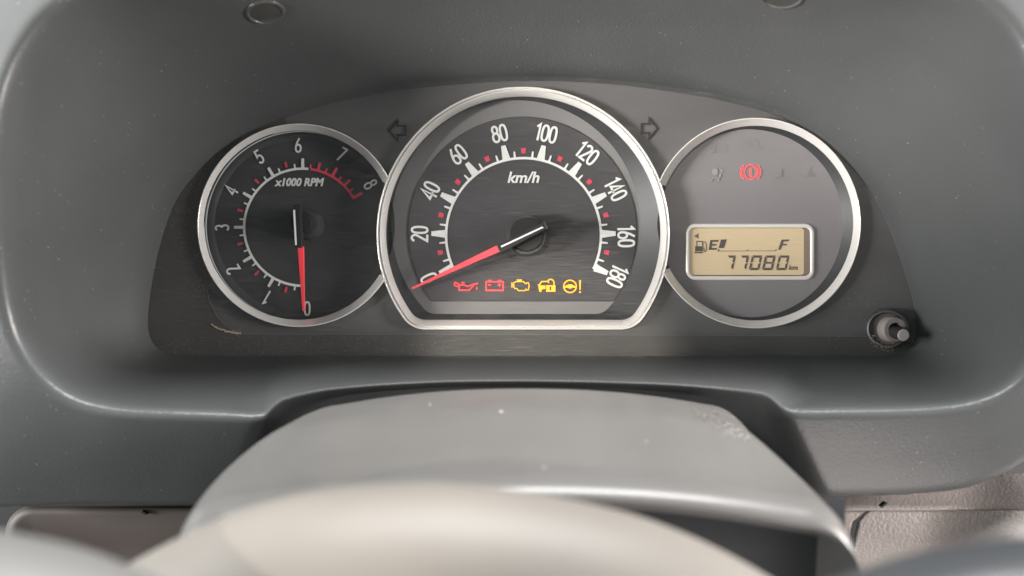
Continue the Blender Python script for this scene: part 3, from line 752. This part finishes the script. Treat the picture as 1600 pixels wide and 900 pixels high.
def loft(name, rows_, m, parent, smooth=True, **kw):
    n = len(rows_[0]); vs = [v for r in rows_ for v in r]
    fs = [(j * n + i, j * n + i + 1, (j + 1) * n + i + 1, (j + 1) * n + i) for j in range(len(rows_) - 1) for i in range(n - 1)]
    return build(name, vs, fs, m, parent, smooth=smooth, **kw)
crow = catrows([colsec(s) for s in CS], 3)
shell = loft('shroud_shell', crow, 'column', colm)
loft('shroud_front', [[P(330 + 41.3 * k, y, d_) for k in range(25)] for y, d_ in ((778, .229), (800, .229), (860, .232), (960, .236), (1150, .24))], 'rim', colm)  # near-black colour of this front stands in for shade below the ridge
ss = shell.modifiers.new('smooth', 'SUBSURF'); ss.levels = ss.render_levels = 1
cvv = [v for r in crow for v in r]; nn_ = len(crow[0])
cbvh = BVHTree.FromPolygons(cvv, [(j * nn_ + i, j * nn_ + i + 1, (j + 1) * nn_ + i + 1, (j + 1) * nn_ + i) for j in range(len(crow) - 1) for i in range(nn_ - 1)])
def oncol(px, py):
    o = Vector((0, -D0, 0)); d = (P(px, py) - o).normalized(); h = cbvh.ray_cast(o, d)
    if h[0] is None: return None, None
    n = h[1] if h[1].dot(d) < 0 else -h[1]; return h[0], n
# flaked patch on the right shoulder
vs = []; fs = []
for _ in range(110):
    t = random.random(); x = 1080 + 92 * t + random.gauss(0, 5); y = 643 + 40 * t ** 1.2 + random.gauss(0, 5.5)
    c, n = oncol(x, y)
    if c is None: continue
    u_ = n.orthogonal().normalized(); v_ = n.cross(u_); b0 = len(vs); k_ = random.randint(5, 7); a0 = random.random() * 6
    r_ = random.uniform(.0004, .0015)
    for i in range(k_):
        a = a0 + 2 * math.pi * i / k_; q = r_ * random.uniform(.5, 1.1)
        vs.append(c + n * random.uniform(.00004, .0002) + (u_ * math.cos(a) + v_ * math.sin(a) * .6) * q)
    fs.append(tuple(range(b0, b0 + k_)))
build('flaked_patch', vs, fs, 'worn', colm, kind='stuff')
for x, y, r_ in ((783, 643, .0007), (672, 632, .0004), (850, 730, .0005), (1010, 690, .0004)):
    c, n = oncol(x, y)
    if c: cyl('dried_droplet', c - n * .0001, c + n * .0002, r_, r_ * .8, 'knob_cap', colm, n=14)

# ================================================================== STEERING WHEEL
wheel = thing('steering_wheel', 'out of focus pale grey steering wheel hub with spokes in the foreground', 'steering wheel', P(700, 900, .14))
HE = [(60, 965), (120, 930), (175, 897), (240, 860), (300, 830), (365, 800), (430, 780), (500, 765), (580, 756), (680, 753), (780, 762), (880, 778), (980, 801), (1060, 829), (1130, 861), (1190, 894), (1260, 940), (1320, 990)]
HE = [tuple(p) for p in cr(HE, 4)]
def hrow(dy, sx_, d): return [P(700 + (x - 700) * sx_, y + dy, d) for x, y in HE]
hub_rows = catrows([hrow(70, .96, .185), hrow(20, .985, .178), hrow(3, .998, .170), hrow(0, 1, .165), hrow(5, .995, .160), hrow(18, .98, .1555), hrow(45, .95, .151), hrow(95, .90, .146), hrow(170, .82, .142), hrow(290, .7, .140)], 3)
loft('airbag_cover', hub_rows, 'wheel', wheel)
def tube(name, path, r, d, m, parent, n=28, flat=.7):
    pts = [P(*p, d) for p in cr(path, 6)]; vs = []; fs = []
    for i, p in enumerate(pts):
        t = (pts[min(i + 1, len(pts) - 1)] - pts[max(i - 1, 0)]).normalized(); u_ = Vector((0, 1, 0)); v_ = t.cross(u_).normalized()
        vs += [p + (u_ * math.cos(2 * math.pi * k / n) * flat + v_ * math.sin(2 * math.pi * k / n)) * r for k in range(n)]
    for i in range(len(pts) - 1):
        for k in range(n): fs.append((i * n + k, i * n + (k + 1) % n, (i + 1) * n + (k + 1) % n, (i + 1) * n + k))
    fs += [tuple(range(n)), tuple(range(len(vs) - n, len(vs)))]
    return build(name, vs, fs, m, parent, smooth=True)
rp = 130 * K * .125 / D0
tube('spoke', [(-160, 950), (-30, 967), (60, 987), (150, 1022), (260, 1072), (380, 1130)], rp, .125, 'spoke', wheel, flat=1.0)
tube('spoke', [(1180, 1110), (1300, 1062), (1400, 1024), (1480, 999), (1560, 984), (1660, 975), (1800, 970)], rp, .125, 'rim', wheel, flat=1.0, )

# ================================================================== LOWER DASH PANELS
lp = thing('lower_dash_panel', 'dark taupe recessed panel below the hood, left of the column', 'dash panel', P(180, 900, .32))
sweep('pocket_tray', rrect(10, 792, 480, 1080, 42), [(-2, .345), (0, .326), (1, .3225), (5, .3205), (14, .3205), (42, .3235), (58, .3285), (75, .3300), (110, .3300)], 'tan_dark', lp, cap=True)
bar('retaining_clip', (221, 800), (229, 804), 4, 2, .3185, .3205, 'black', lp)
rp_ = thing('lower_dash_panel', 'taupe grained panel below the hood at the lower right corner, right of the seam', 'dash panel', P(1480, 900, .31))
xs = [1240 + 20 * i for i in range(26)]
def sm(a, b, x): t = max(0, min(1, (x - a) / (b - a))); return t * t * (3 - 2 * t)
def seam(y):      # x of the seam's right edge at pixel row y
    return 1359 - 14 * sm(797, 812, y) - (y - 797) * .22
def ledge_row(y, d0, d1):
    return [P(x, y + 0, d0 + (d1 - d0) * sm(1500, 1640, x)) for x in xs]
ledge = loft('ledge', [ledge_row(740, .330, .322), ledge_row(770, .322, .312), ledge_row(788, .3150, .306), ledge_row(794, .3125, .303), ledge_row(797.5, .3125, .3015), ledge_row(800, .317, .3012)], 'tan', rp_)
def face_row(y, dd):
    out = []
    for k in range(30):
        u_ = k / 29; x = seam(y) + (1740 - seam(y)) * u_ ** 1.3
        out.append(P(x, y, dd - .012 * sm(1440, 1640, x) - .0045 * sm(1540, 1600, x) * sm(815, 850, y)))
    return out
# rolled edge along the seam
frs = []
for y, dd in ((797.5, .3200), (797.6, .3140), (799, .3132), (804, .3128), (815, .3120), (830, .3108), (850, .3096), (880, .3085), (920, .308), (980, .308)):
    r_ = face_row(y, dd); frs.append([P(seam(y) - 1, y, dd + .012), P(seam(y) - .5, y, dd + .002)] + r_)
loft('panel_face', frs, 'tan', rp_)
sp_ = thing('lower_dash_panel', 'narrow taupe trim piece between the column shroud and the dark seam at lower right', 'dash panel', P(1290, 900, .31))
rws = []
for y, dd in ((790, .325), (797, .3155), (799, .3140), (803, .3135), (815, .3128), (835, .3115), (860, .3100), (900, .309), (980, .309)):
    e = seam(y) - 4.5 - 4.5 * sm(797, 815, y) + 4.5 * sm(835, 872, y)
    rws.append([P(1292 + (e - 1292) * k / 11, y, dd) for k in range(12)] + [P(e + .8, y, dd + .0006), P(e + 1, y, dd + .012)])
loft('trim_face', rws, 'tan', sp_)
bar('ledge_notch', (1386, 786), (1378, 793), 3.2, 2.6, (.3035, .3035), .306, 'black', rp_)
